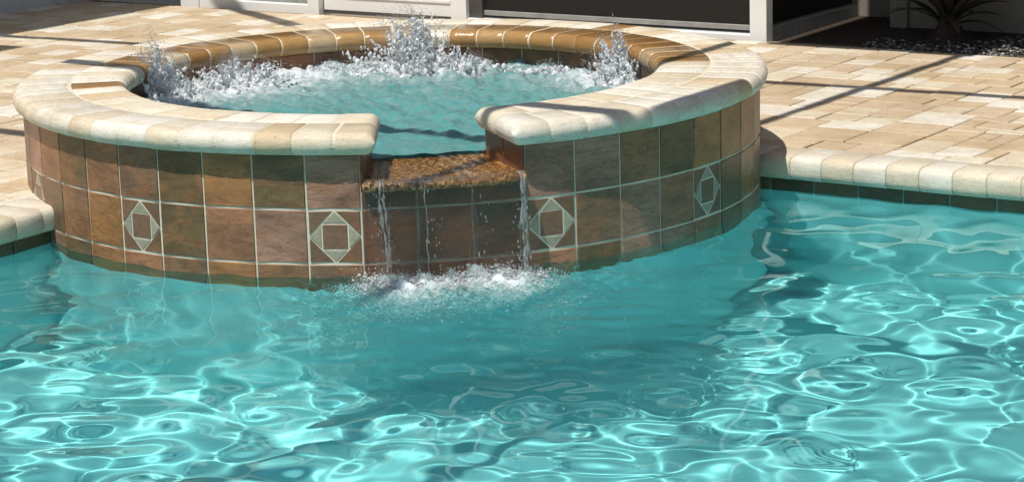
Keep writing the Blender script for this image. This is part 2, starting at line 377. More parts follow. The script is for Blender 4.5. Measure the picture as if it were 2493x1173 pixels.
# ================================================================== POOL
PU0, PU1, PV0, PV1 = -0.54, 4.1, -5.4, 0.62
FLOOR_Z = -1.07
Z_POOL = 0.018
pool = empty("swimming_pool", (1.8, -2.2, FLOOR_Z))
tag(pool, "turquoise plastered swimming pool with travertine coping around the raised spa", "pool", kind='structure')
def quad_strip(name, pts_top, z0, z1, mat, parent, flip=False):
    v = []; f = []
    for (u, vv) in pts_top:
        v.append(W(u, vv, z0)); v.append(W(u, vv, z1))
    for i in range(len(pts_top) - 1):
        q = (2 * i, 2 * i + 2, 2 * i + 3, 2 * i + 1)
        f.append(q[::-1] if flip else q)
    return link(name, mesh_py(name, v, f), parent, mat)
fl = link("pool_floor", mesh_py("pool_floor", [W(PU0, PV0, FLOOR_Z), W(PU1, PV0, FLOOR_Z), W(PU1, PV1, FLOOR_Z), W(PU0, PV1, FLOOR_Z)], [(0, 1, 2, 3)]), pool, M_PLASTER); receiver(fl)
for nm, pts in (("pool_wall", [(0.82, PV1), (PU1, PV1)]), ("pool_wall", [(PU1, PV1), (PU1, PV0)]), ("pool_wall", [(PU1, PV0), (PU0, PV0)]), ("pool_wall", [(PU0, PV0), (PU0, -0.87)])):
    receiver(quad_strip(nm, pts, FLOOR_Z, 0.065, M_PLASTER, pool, flip=False))
# waterline tiles (dark, under the coping) and coping stones of the two edges in view
TP = 0.1563
tile_me = box_mesh("tile", 0.150, 0.150, 0.008, 0.0015)
def put(me, name, parent, mat, M, smooth=False):
    o = link(name, me, parent, mat); o.matrix_world = Matrix.Identity(4); o.matrix_basis = M
    return o
wt_me = box_mesh("tile", 0.150, 0.078, 0.008, 0.0015); wt_me.materials.append(M_POOLTILE)
bed_me = box_mesh("tile_bed", 1, 1, 1)
def wall_tile(u, v, z, ang):
    # tile standing upright, face normal at angle ang (world xy)
    M = Matrix.Translation(Vector(W(u, v, z))) @ Matrix.Rotation(ang, 4, 'Z') @ Matrix.Rotation(R(90), 4, 'Y') @ Matrix.Rotation(R(90), 4, 'Z')
    return M
ANG_MV = math.atan2(-VY, -VX); ANG_PU = math.atan2(UY, UX)
k = 0
u = 0.98
while u < 3.2:
    receiver(put(wt_me, "waterline_tile", pool, None, wall_tile(u, PV1 - 0.001, 0.024, ANG_MV))); u += TP
v = -0.99
while v > -2.2:
    receiver(put(wt_me, "waterline_tile", pool, None, wall_tile(PU0 + 0.001, v, 0.024, ANG_PU))); v -= TP

def bullnose_profile(depth, z0, z1, n=7, both=False, p=1.0):
    """closed outline in (d, z); d = 0 is the rounded nose, depth the back"""
    r = (z1 - z0) / 2; zc = (z0 + z1) / 2
    pts = []
    for i in range(n + 1):
        a = -math.pi / 2 + math.pi * i / n
        pts.append((r - r * max(0.0, math.cos(a)) ** p, zc + r * math.copysign(abs(math.sin(a)) ** p, math.sin(a))))
    if both:
        for i in range(n + 1):
            a = math.pi / 2 - math.pi * i / n
            pts.append((depth - r + r * math.cos(a), zc + r * math.sin(a)))
    else:
        e = 0.004
        pts += [(depth - e, z1), (depth, z1 - e), (depth, z0)]
    return pts
def sweep_straight(name, prof, width, ch=0.0018):
    """stone of given width along x; profile d runs along +y from the nose"""
    verts = []; faces = []; n = len(prof)
    cd = sum(p[0] for p in prof) / n; cz = sum(p[1] for p in prof) / n
    for x, s in ((-width / 2, 1 - ch / 0.06), (-width / 2 + ch, 1), (width / 2 - ch, 1), (width / 2, 1 - ch / 0.06)):
        for d, z in prof: verts.append((x, cd + (d - cd) * (s if s == 1 else 1 - ch / 0.09), cz + (z - cz) * s))
    for a in range(3):
        for i in range(n):
            j = (i + 1) % n
            faces.append((a * n + i, a * n + j, (a + 1) * n + j, (a + 1) * n + i))
    faces.append(tuple(range(n))[::-1]); faces.append(tuple(range(3 * n, 4 * n)))
    me = mesh_py(name, verts, [f[::-1] for f in faces])
    return me
def flat_ends(me, n, rounded=0):
    tot = len(me.polygons) - 2; S_ = tot // n; fl = []
    for i in range(tot):
        st_ = i // n
        fl.append(not ((st_ == 0 and rounded != 1) or (st_ == S_ - 1 and rounded != -1)))
    me.polygons.foreach_set('use_smooth', fl + [False, False])
pc_prof = bullnose_profile(0.172, 0.053, Z_DECK, 11, False, 0.62)
pc_me = sweep_straight("coping_stone", pc_prof, 0.1085); pc_me.materials.append(M_COPING_POOL); flat_ends(pc_me, len(pc_prof))
def coping_row(start, stop, step, along_u, base):
    t = start
    while (t < stop if step > 0 else t > stop):
        c = t + step / 2
        if along_u: loc = W(c, PV1 - 0.043, rnd.uniform(-.0008, .0008)); rz = ROT_UV
        else: loc = W(PU0 + 0.043, c, rnd.uniform(-.0008, .0008)); rz = ROT_UV + R(90)
        o = link("coping_stone", pc_me, pool); o.location = loc; o.rotation_euler = (rnd.uniform(-.004, .004), 0, rz + rnd.uniform(-.006, .006))
        t += step
coping_row(0.808, 4.1, 0.1125, True, None)
coping_row(-0.90, -5.4, -0.1125, False, None)
# mortar under and between the coping stones
def shrink_prof(p, a):
    n = len(p); cr = sum(q[0] for q in p) / n; cz = sum(q[1] for q in p) / n
    return [(r + (a if r < cr else -a) * min(1, abs(r - cr) / .03), z + (a if z < cz else -a) * min(1, abs(z - cz) / .02)) for r, z in p]
for (c_u, c_v, ln, rz) in ((2.45, PV1 - 0.043, 3.28, ROT_UV), (PU0 + 0.043, -3.15, 4.5, ROT_UV + R(90))):
    o = link("coping_mortar", sweep_straight("coping_mortar", shrink_prof(pc_prof, 0.0024), ln), pool, M_GROUT_POOL)
    o.location = W(c_u, c_v, 0); o.rotation_euler = (0, 0, rz)
uvbox("far_coping", PU1 - 0.03, PU1 + 0.135, PV0 - 0.135, PV1 - 0.04, 0.066, Z_DECK, M_COPING_POOL, pool, 0.02)
uvbox("far_coping", PU0 - 0.13, PU1 - 0.04, PV0 - 0.135, PV0 + 0.03, 0.066, Z_DECK, M_COPING_POOL, pool, 0.02)

# water surface -----------------------------------------------------
IMP = np.array([0.13, -1.22])                          # where the spill lands
def wave_field(X, Y):
    rr = np.random.default_rng(5)
    Z = np.zeros_like(X)
    d = np.hypot(X - IMP[0], Y - IMP[1])
    calm = 1 - 0.72 * np.exp(-(np.hypot(X - 0.33, Y + 1.75) / 0.85) ** 2)
    for i in range(64):
        lam = 0.095 * (3.5 ** rr.random()); kk = 2 * math.pi / lam; th = rr.uniform(0, 2 * math.pi)
        amp = 0.00066 * (lam / 0.25) ** 1.75
        ph = rr.uniform(0, 6.28)
        wob = 0.6 * np.sin(1.3 * X * math.cos(th + 1.4) + 1.7 * Y * math.sin(th + 1.4) + ph * 2)
        Z += amp * np.sin(kk * (X * math.cos(th) + Y * math.sin(th)) + ph + wob)
    Z *= calm
    for i in range(14):                                # rings spreading from the fall
        cx = IMP[0] + rr.uniform(-0.2, 0.2); cyy = IMP[1] + rr.uniform(-0.06, 0.06)
        dd = np.hypot(X - cx, Y - cyy); lam = rr.uniform(0.09, 0.26)
        ang = np.arctan2(Y - cyy, X - cx)
        Z += 0.0006 * (lam / 0.15) ** 1.8 * np.sin(2 * math.pi * dd / lam + rr.uniform(0, 6.28) + 0.8 * np.sin(3 * ang + i)) * np.exp(-dd / 0.75) * (0.6 + 0.4 * np.sin(5 * ang + i * 2.1))
    fr = np.exp(-(np.hypot(X - 0.3, Y + 1.6) / 0.7) ** 2)
    for i in range(24):                                # fine ripples running out in front of the fall
        lam = rr.uniform(0.08, 0.15); th = -math.pi / 2 + rr.normal(0, 0.6)
        Z += 0.00028 * fr * np.sin(2 * math.pi / lam * (X * math.cos(th) + Y * math.sin(th)) + rr.uniform(0, 6.28) + 1.5 * np.sin(5 * X + i) )
    ch = np.exp(-(d / 0.32) ** 2)                      # churn at the foot of the fall
    for i in range(26):
        lam = rr.uniform(0.03, 0.09); th = rr.uniform(0, 6.28)
        Z += 0.0028 * ch * np.sin(2 * math.pi / lam * (X * math.cos(th) + Y * math.sin(th)) + rr.uniform(0, 6.28))
    return Z
step = 0.0125
us = np.arange(PU0 - 0.002, PU1 + step, step); vs = np.arange(PV0 - 0.002, PV1 + step, step)
us[-1] = PU1 + 0.001; vs[-1] = PV1 + 0.001
GU, GV = np.meshgrid(us, vs, indexing='ij')
GX, GY = GU * UX + GV * VX, GU * UY + GV * VY
GZ = wave_field(GX, GY) + Z_POOL
idx = np.arange(GX.size).reshape(GX.shape)
q = np.stack([idx[:-1, :-1], idx[1:, :-1], idx[1:, 1:], idx[:-1, 1:]], -1).reshape(-1, 4)
cxr = np.hypot(GX.ravel()[q].mean(1), GY.ravel()[q].mean(1))
q = q[cxr > 1.10]
used = np.unique(q); remap = np.zeros(GX.size, int); remap[used] = np.arange(len(used))
PWV = np.stack([GX.ravel(), GY.ravel(), GZ.ravel()], -1)[used]
pw = link("pool_water", mesh_np("pool_water", PWV, remap[q]), None, M_POOLWATER)
tag(pw, "clear rippling turquoise pool water with bright caustic lines", "water", kind='structure')
pw.cycles.is_caustics_caster = True
ga = np.arctan2(PWV[:, 0], -PWV[:, 1]); gr_ = np.hypot(PWV[:, 0], PWV[:, 1])
across = 1 / (1 + np.exp(-(ga + 0.075) / 0.022)) * (1 - 1 / (1 + np.exp(-(ga - 0.31) / 0.022)))
fo = across * np.exp(-np.clip(gr_ - 1.30, 0, 9) / 0.16) * (0.75 + 0.25 * np.sin(ga * 31 + 1))
at = pw.data.attributes.new("foam", 'FLOAT', 'POINT'); at.data.foreach_set('value', fo.astype(np.float32))

# ================================================================== SPA
TH0 = -0.0872866; DTH = 0.1313906; RW = 1.19
spa = empty("raised_spa", (0, 0, FLOOR_Z))
tag(spa, "round raised spa clad in brown slate tiles with cream bullnose coping", "spa")
Z1 = 0.216                                             # grout line between the two full tile rows
ZT = Z1 + TP                                           # 0.372, underside of the coping
def pol(r, th, z=0.0): return (r * math.sin(th), -r * math.cos(th), z)     # th from the front towards the right
GA, GB = TH0, TH0 + 3 * DTH                            # the spillway gap
def ring_wall(name, r0, r1, a0, a1, z0, z1, mat, seg):
    v = []; f = []
    for i in range(seg + 1):
        a = a0 + (a1 - a0) * i / seg
        v += [pol(r0, a, z0), pol(r1, a, z0), pol(r1, a, z1), pol(r0, a, z1)]
    for i in range(seg):
        b, c = 4 * i, 4 * i + 4
        for k in range(4):
            l = (k + 1) % 4
            f.append((b + k, b + l, c + l, c + k))
    f.append((0, 3, 2, 1)); f.append((4 * seg, 4 * seg + 1, 4 * seg + 2, 4 * seg + 3))
    me = mesh_py(name, v, f)
    return link(name, me, spa, mat)
R_IN = 0.885
ring_wall("wall_core", R_IN + 0.004, RW - 0.0032, GB, 2 * math.pi + GA, -0.096, ZT + 0.004, M_GROUT, 160)
ring_wall("spillway_core", R_IN + 0.004, RW - 0.0032, GA, GB, -0.096, 0.264, M_GROUT_WET, 12)
receiver(ring_wall("plaster_skirt", R_IN - 0.2, RW - 0.001, 0, 2 * math.pi, FLOOR_Z - 0.01, -0.0965, M_PLASTER, 180))
# inner basin
v = []; f = []; seg = 72; prof = [(R_IN, 0.215), (R_IN, -0.05), (0.62, -0.09), (0.58, -0.45), (0.001, -0.5)]
for i in range(seg):
    a = 2 * math.pi * i / seg
    for r, z in prof: v.append(pol(r, a, z))
n = len(prof)
for i in range(seg):
    j = (i + 1) % seg
    for k in range(n - 1): f.append((i * n + k, i * n + k + 1, j * n + k + 1, j * n + k))
link("basin", mesh_py("basin", v, f, True), spa, M_SPA_PLASTER)

def cyl_M(r, th, z, inward=False):
    """upright tile on the wall: local z = outward normal, local x = along the wall, local y = up"""
    ang = th - math.pi / 2 + (math.pi if inward else 0)
    return Matrix.Translation(Vector(pol(r, th, z))) @ Matrix.Rotation(ang, 4, 'Z') @ Matrix.Rotation(R(90), 4, 'Y') @ Matrix.Rotation(R(90), 4, 'Z')
st_me = tile_me.copy(); st_me.materials.append(M_SLATE)
TFACE = 0.008
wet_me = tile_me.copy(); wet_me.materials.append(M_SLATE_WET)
def jit(): return Matrix.Rotation(rnd.uniform(-.006, .006), 4, 'X') @ Matrix.Rotation(rnd.uniform(-.006, .006), 4, 'Y')
DIAM = {-9, -5, -1, 3, 7, 11}
def poly_tile(name, pts, inset=0.0016, th=0.0075):
    cx = sum(p[0] for p in pts) / len(pts); cyy = sum(p[1] for p in pts) / len(pts)
    n = len(pts); v = [(x, y, 0) for x, y in pts] + [(x, y, th - 0.001) for x, y in pts]
    for x, y in pts:
        d = math.hypot(x - cx, y - cyy); v.append((x + (cx - x) * inset / d, y + (cyy - y) * inset / d, th))
    f = [tuple(range(n))[::-1], tuple(range(2 * n, 3 * n))]
    for i in range(n):
        j = (i + 1) % n
        f += [(i, j, j + n, i + n), (i + n, j + n, j + 2 * n, i + 2 * n)]
    return mesh_py(name, v, f)
h = 0.075; g = 0.0023
corner_mes, tri_mes = [], []
def shrink(pts, amt):
    """move each edge inwards by amt"""
    n = len(pts); out = []
    for i in range(n):
        p0, p1, p2 = Vector(pts[i - 1]), Vector(pts[i]), Vector(pts[(i + 1) % n])
        e1 = (p1 - p0).normalized(); e2 = (p2 - p1).normalized()
        n1 = Vector((-e1.y, e1.x)); n2 = Vector((-e2.y, e2.x))
        A = p1 + n1 * amt; B = p1 + n2 * amt
        den = e1.x * e2.y - e1.y * e2.x
        t = ((B - A).x * e2.y - (B - A).y * e2.x) / den
        out.append(tuple(A + e1 * t))
    return out
accent = []
for k in range(4):
    c, s = [(1, 0), (0, 1), (-1, 0), (0, -1)][k]
    rot = lambda p: (p[0] * c - p[1] * s, p[0] * s + p[1] * c)
    corner = [rot(p) for p in [(h, 0), (h, h), (0, h)]]
    tri = [rot(p) for p in [(h / 2, -h / 2), (h, 0), (h / 2, h / 2)]]
    accent.append(("corner_tile", poly_tile("corner_tile", shrink(corner, g)), M_SLATE_BROWN))
    accent.append(("accent_tile", poly_tile("accent_tile", shrink(tri, g)), M_SLATE_GREY))
accent.append(("centre_tile", poly_tile("centre_tile", shrink([(-h / 2, -h / 2), (h / 2, -h / 2), (h / 2, h / 2), (-h / 2, h / 2)], g)), M_SLATE_BROWN))
for _, me, mt in accent: me.materials.append(mt)
for c in range(-15, 17):
    th = TH0 + (c + 0.5) * DTH
    for row in range(3):
        zc = Z1 + TP / 2 - row * TP
        if row == 0 and 0 <= c <= 2: continue
        Mx = cyl_M(RW - TFACE - 0.0015 + rnd.uniform(-.0005, .0005), th, zc)
        if row == 1 and c in DIAM:
            root = bpy.data.objects.new("diamond_accent", None); COL.objects.link(root); root.parent = spa; root.matrix_parent_inverse = Matrix.Translation(spa.location).inverted(); root.matrix_basis = Mx
            root.empty_display_size = 0.05
            for nm, me, _ in accent:
                o = bpy.data.objects.new(nm, me); COL.objects.link(o); o.parent = root
            continue
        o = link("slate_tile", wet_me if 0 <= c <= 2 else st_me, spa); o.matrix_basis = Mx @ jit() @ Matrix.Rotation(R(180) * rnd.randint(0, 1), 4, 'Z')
        receiver(o)
# the low strip of tile visible behind the falling water, under the spill stone
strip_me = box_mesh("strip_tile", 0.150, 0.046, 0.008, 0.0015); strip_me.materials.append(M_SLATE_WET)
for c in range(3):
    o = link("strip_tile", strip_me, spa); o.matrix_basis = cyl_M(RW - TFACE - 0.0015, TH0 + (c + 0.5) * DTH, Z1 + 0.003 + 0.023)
# inner tile band
it_me = tile_me.copy(); it_me.materials.append(M_SLATE)
for i in range(36):
    th = GB + R(6) + i * R(10)
    if th > 2 * math.pi + GA - R(3): continue
    o = link("inner_tile", it_me, spa); o.matrix_basis = cyl_M(R_IN + 0.0055, th, ZT - 0.078, inward=True)
# tiles on the cheeks of the spillway
ck_me = box_mesh("cheek_tile", 0.147, 0.098, 0.008, 0.0015); ck_me.materials.append(M_SLATE_SIDE)
for side, th in ((1, GB), (-1, GA)):
    for k in range(2):
        rr_ = R_IN + 0.078 + k * 0.153
        ang = th - math.pi / 2 + (-math.pi / 2 if side == 1 else math.pi / 2)
        Mx = Matrix.Translation(Vector(pol(rr_, th, ZT - 0.051))) @ Matrix.Rotation(ang, 4, 'Z') @ Matrix.Rotation(R(90), 4, 'Y') @ Matrix.Rotation(R(90), 4, 'Z')
        o = link("cheek_tile", ck_me, spa); o.matrix_basis = Mx

# spill stone --------------------------------------------------------
SZ0, SZ1 = 0.267, 0.293
v = []; f = []; NS = 24
def slab_prof():
    r_ = (SZ1 - SZ0) / 2; out = [(0.845, SZ0), (0.845, SZ1 - 0.004), (0.85, SZ1)]
    for i in range(7):
        a = math.pi / 2 - math.pi * i / 6
        out.append((1.222 - r_ + r_ * math.cos(a), SZ0 + r_ + r_ * math.sin(a)))
    return out
sp = slab_prof(); n = len(sp)
for i in range(NS + 1):
    th = GA + 0.008 / 1.1 + (GB - GA - 0.016 / 1.1) * i / NS
    for r, z in sp: v.append(pol(r + (0.0015 * math.sin(i * 1.9) + 0.001 * math.sin(i * 4.7) if r > 1.2 else 0), th, z + (0.0016 * math.sin(i * 2.7 + r * 30) if z > SZ0 + .003 else 0)))
for i in range(NS):
    for k in range(n):
        l = (k + 1) % n
        f.append((i * n + k, i * n + l, (i + 1) * n + l, (i + 1) * n + k))
f.append(tuple(range(n))[::-1]); f.append(tuple(range(NS * n, (NS + 1) * n)))
ss = link("spill_stone", mesh_py("spill_stone", v, f), spa, M_GRANITE)
ss['label'] = "speckled gold granite spill stone under the falling water"

# coping -------------------------------------------------------------
CX, CY = -0.002, -0.022                                # the coping ring sits a little forward of the wall
R_OUT, R_LIP, R_MID = 1.213, 0.853, 1.035
CZ0, CZ1 = ZT + 0.0005, 0.438
def sweep_ring(name, prof, dth, ch=0.0016, seg=4, round_end=0):
    n = len(prof); verts = []; faces = []
    cr = sum(p[0] for p in prof) / n; cz = sum(p[1] for p in prof) / n
    rm = cr
    stations = [(-dth / 2, 0), (-dth / 2 + ch / rm, 1)] + [(-dth / 2 + dth * i / seg, 1) for i in range(1, seg)] + [(dth / 2 - ch / rm, 1), (dth / 2, 0)]
    for a, full in stations:
        for r, z in prof:
            if full: rr, zz = r, z
            else: rr, zz = cr + (r - cr) * (1 - ch / 0.09), cz + (z - cz) * (1 - ch / 0.032)
            verts.append(pol(rr, a, zz))
    if round_end:
        verts = []; rho = 0.030; L_ = dth * rm
        stations = [(x / rm, 2) for x in (0.0, 0.0012, 0.004, 0.009, 0.015, 0.022, 0.030)] + [((L_ - ch) / rm, 1), (dth, 0)]
        for a, full in stations:
            for r, z in prof:
                if full == 1: rr, zz = r, z
                elif full == 0: rr, zz = cr + (r - cr) * (1 - ch / 0.09), cz + (z - cz) * (1 - ch / 0.032)
                else:
                    sc_ = max(0.12, math.sqrt(max(0, 1 - (1 - a * rm / rho) ** 2)))
                    rr, zz = cr + (r - cr) * (1 - 0.13 * (1 - sc_)), cz + (z - cz) * sc_
                verts.append(pol(rr, (a - dth / 2) * (1 if round_end > 0 else -1), zz))
        if round_end < 0:
            n_ = len(stations); verts = [p for s_i in range(n_ - 1, -1, -1) for p in verts[s_i * n:(s_i + 1) * n]]
    S_ = len(stations)
    for s in range(S_ - 1):
        for i in range(n):
            j = (i + 1) % n
            faces.append((s * n + i, s * n + j, (s + 1) * n + j, (s + 1) * n + i))
    faces.append(tuple(range(n))[::-1]); faces.append(tuple(range((S_ - 1) * n, S_ * n)))
    return mesh_py(name, verts, [fc[::-1] for fc in faces], False)
outer_prof = [(R_OUT - d, z) for d, z in bullnose_profile(R_OUT - R_MID - 0.0025, CZ0, CZ1, 9)]
inner_prof = [(R_LIP + d, z) for d, z in bullnose_profile(R_MID - R_LIP - 0.0025, CZ0, CZ1, 9)][::-1]
E0, E1 = R(15.6) , R(360 - 2.6)
def ring_stones(prof, count, gap, inner):
    pitch = (E1 - E0) / count
    me = sweep_ring("coping_stone", prof, pitch - gap); 
    flat_ends(me, len(prof)); 
    me_w = me.copy(); me.materials.append(M_COPING); me_w.materials.append(M_WET)
    ends = [sweep_ring("end_coping_stone", prof, pitch - gap, round_end=1), sweep_ring("end_coping_stone", prof, pitch - gap, round_end=-1)]
    for e_ in ends:
        flat_ends(e_, len(prof), 1 if e_ is ends[0] else -1); e_.materials.append(M_COPING)
    for i in range(count):
        th = E0 + (i + 0.5) * pitch
        wet = inner and R(92) < th < R(256)
        if inner and not wet and (R(70) < th < R(92) or R(256) < th < R(285)): wet = rnd.random() < 0.55
        if not inner and R(95) < th < R(150): wet = rnd.random() < 0.25
        o = link("coping_stone", ends[0] if i == 0 else ends[1] if i == count - 1 else me_w if wet else me, spa)
        o.location = (CX, CY, rnd.uniform(-.001, .001)); o.rotation_euler = (0, 0, th + rnd.uniform(-.002, .002))
ring_stones(outer_prof, 62, 0.0048, False)
ring_stones(inner_prof, 50, 0.0055, True)
def shrink_prof(p, a):
    n = len(p); cr = sum(q[0] for q in p) / n; cz = sum(q[1] for q in p) / n
    return [(r + (a if r < cr else -a) * min(1, abs(r - cr) / .03), z + (a if z < cz else -a) * min(1, abs(z - cz) / .02)) for r, z in p]
full_prof = [(R_OUT - d, z) for d, z in bullnose_profile(R_OUT - R_LIP, CZ0, CZ1, 9, both=True)]
cg = sweep_ring("coping_grout", shrink_prof(full_prof, 0.0014), E1 - E0 - 0.07, 0.001, 140)
o = link("coping_grout", cg, spa, M_GROUT_ST); o.location = (CX, CY, 0); o.rotation_euler = (0, 0, (E0 + E1) / 2)

# spa water ----------------------------------------------------------
Z_SPA = 0.306
JETS = [(-0.78, 0.25, 0.19, 0.10), (-0.60, 0.52, 0.11, 0.14), (-0.42, 0.66, 0.09, 0.12), (0.05, 0.76, 0.21, 0.11), (0.74, 0.33, 0.20, 0.09), (0.22, 0.74, 0.045, 0.10), (0.62, 0.52, 0.035, 0.08)]
st = 0.0055
xs = np.arange(-0.9, 0.9 + st, st)
X, Y = np.meshgrid(xs, xs, indexing='ij')
rr = np.random.default_rng(3); Zs = np.zeros_like(X); foam = np.zeros_like(X)
for x0, y0, hh, wd in JETS: foam = np.maximum(foam, np.exp(-(((X - x0) ** 2 + (Y - y0) ** 2) / (2.2 * wd) ** 2)) * min(1.0, hh / 0.09))
act = 0.35 + 0.9 * np.clip((Y + 0.75) / 1.2, 0, 1)
for i in range(90):
    lam = 0.024 * (8.0 ** rr.random()); th = rr.uniform(0, 6.28)
    Zs += 0.0012 * (lam / 0.1) ** 0.95 * np.sin(2 * math.pi / lam * (X * math.cos(th) + Y * math.sin(th)) + rr.uniform(0, 6.28) + 1.2 * np.sin(7 * X * math.sin(th) - 6 * Y * math.cos(th) + i))
Zs *= act
Zs += foam * 0.018
idx = np.arange(X.size).reshape(X.shape)
q = np.stack([idx[:-1, :-1], idx[1:, :-1], idx[1:, 1:], idx[:-1, 1:]], -1).reshape(-1, 4)
xm, ym = X.ravel()[q].mean(1), Y.ravel()[q].mean(1); rm = np.hypot(xm, ym); thm = np.arctan2(xm, -ym)
keep = (rm < 0.898) & ~((rm > 0.868) & (thm > GA) & (thm < GB))
q = q[keep]; used = np.unique(q); remap = np.zeros(X.size, int); remap[used] = np.arange(len(used))
sw_me = mesh_np("spa_water", np.stack([X.ravel(), Y.ravel(), Zs.ravel() + Z_SPA], -1)[used], remap[q])
at = sw_me.attributes.new("foam", 'FLOAT', 'POINT'); at.data.foreach_set('value', (0.12 + foam * 0.75 + 0.12 * np.clip((Y + 0.3), 0, 1)).ravel()[used].astype(np.float32))
sw = link("spa_water", sw_me, None, M_SPAWATER)
tag(sw, "churning milky turquoise water inside the round spa", "water", kind='structure')

# splashes
def splash(name, label, x0, y0, height, width, arcs, lean=(0, 0), wide=1.0, tang=0.0, mound=26):
    """a body of torn water: blobs along short ballistic arcs, fused, with loose drops around it"""
    cs, rs, dc, dr = [], [], [], []
    ct, sn = math.cos(tang), math.sin(tang)
    def put_xy(px, py): return x0 + px * wide * ct - py * sn, y0 + px * wide * sn + py * ct
    for k in range(int(mound * 1.6)):
        a = rng.uniform(0, 6.283); d = width * math.sqrt(rng.random()) * 0.95; x, y = put_xy(d * math.cos(a), d * math.sin(a))
        cs.append((x, y, Z_SPA + rng.uniform(-0.008, 0.010) + 0.25 * height * max(0, 1 - d / width) * rng.random())); rs.append(rng.uniform(0.007, 0.016))
    for k in range(int(arcs * 1.9)):
        a = rng.uniform(0, 6.283); d = width * abs(rng.normal(0, 0.42)); d = min(d, width)
        top = height * (1.02 - 0.75 * (d / width) ** 0.8) * (rng.uniform(0.35, 1.0) if k > 4 else rng.uniform(0.85, 1.05))
        out = rng.uniform(-0.1, 0.55) * width; oa = a + rng.normal(0, 0.6); r0 = rng.uniform(0.0035, 0.0078)
        n_ = 16; tear = rng.uniform(0.45, 0.9)
        for j in range(n_ + 1):
            t = j / n_
            if t > tear and rng.random() < 0.35 + 0.5 * (t - tear): continue
            px = d * math.cos(a) + out * t * math.cos(oa) + rng.normal(0, 0.003); py = d * math.sin(a) + out * t * math.sin(oa) + rng.normal(0, 0.003)
            x, y = put_xy(px, py); z = Z_SPA + top * (1 - (1 - t) ** 1.7) + rng.normal(0, 0.003)
            x += lean[0] * t; y += lean[1] * t
            rad = r0 * (1 - 0.75 * t) * rng.uniform(0.75, 1.25) + 0.0012
            if t <= tear: cs.append((x, y, z)); rs.append(max(rad, 0.0025))
            else: dc.append((x + rng.normal(0, 0.004), y + rng.normal(0, 0.004), z)); dr.append(min(rad, 0.0042) * rng.uniform(0.5, 1.0))
    for k in range(arcs * 22):                            # spray
        a = rng.uniform(0, 6.283); d = width * abs(rng.normal(0, 0.55)); t = rng.random() ** 0.8
        x, y = put_xy(d * math.cos(a), d * math.sin(a))
        dc.append((x + lean[0] * t, y + lean[1] * t, Z_SPA + 0.01 + height * 1.12 * t * max(0.25, 1 - 0.6 * d / width))); dr.append(rng.uniform(0.0006, 0.0019))
    def clip(c, r):
        c, r = np.array(c), np.array(r)
        lim = np.where(c[:, 2] < CZ1 + 0.012, 0.853, 1.0); ok = np.hypot(c[:, 0] - CX, c[:, 1] - CY) + r < lim
        return c[ok], r[ok]
    c, r = clip(cs, rs); sq = np.stack([rng.uniform(.8, 1.15, len(c)), rng.uniform(.8, 1.15, len(c)), rng.uniform(0.9, 2.2, len(c))], -1)
    root = link(name, blobs(name, c, r, 1, sq, 0.10), None, M_DROP)
    md = root.modifiers.new("fuse", 'REMESH'); md.mode = 'VOXEL'; md.voxel_size = 0.0025; md.use_smooth_shade = True
    tx = bpy.data.textures.get("torn") or bpy.data.textures.new("torn", 'CLOUDS'); tx.noise_scale = 0.009; tx.noise_depth = 3
    dm = root.modifiers.new("tear", 'DISPLACE'); dm.texture = tx; dm.strength = 0.007; dm.mid_level = 0.52; dm.texture_coords = 'GLOBAL'
    tag(root, label, "splash", "splashes thrown up by the spa jets", 'stuff')
    c, r = clip(dc, dr)
    dl = link("spray_drops", blobs("spray_drops", c, r, 0, None, 0.05), root, M_CLEAR); dl['kind'] = 'stuff'
    return root
splash("water_splash", "tall pointed splash at the left rim of the spa", -0.775, 0.25, 0.235, 0.135, 64, lean=(-0.03, -0.02), mound=80)
splash("water_splash", "low broad frothy splash along the left back rim of the spa", -0.55, 0.49, 0.125, 0.16, 90, wide=1.7, tang=0.75, mound=90)
splash("water_splash", "tallest splash rising at the back of the spa against the white door", 0.095, 0.68, 0.27, 0.15, 84, lean=(-0.05, 0.0), wide=1.35, mound=90)
splash("water_splash", "low ragged splash right of the tallest one at the back of the spa", 0.28, 0.70, 0.06, 0.10, 18, wide=1.5, mound=14)
splash("water_splash", "pointed splash at the right rim of the spa beside the wet coping", 0.765, 0.24, 0.215, 0.12, 56, lean=(-0.02, 0.02), mound=64)
splash("water_splash", "small row of froth between the left splash and the tallest splash", -0.22, 0.70, 0.05, 0.10, 16, wide=1.6, mound=12)
splash("water_splash", "small ragged splash left of the pointed splash at the right rim", 0.55, 0.55, 0.045, 0.10, 14, wide=1.5, tang=-0.8, mound=10)

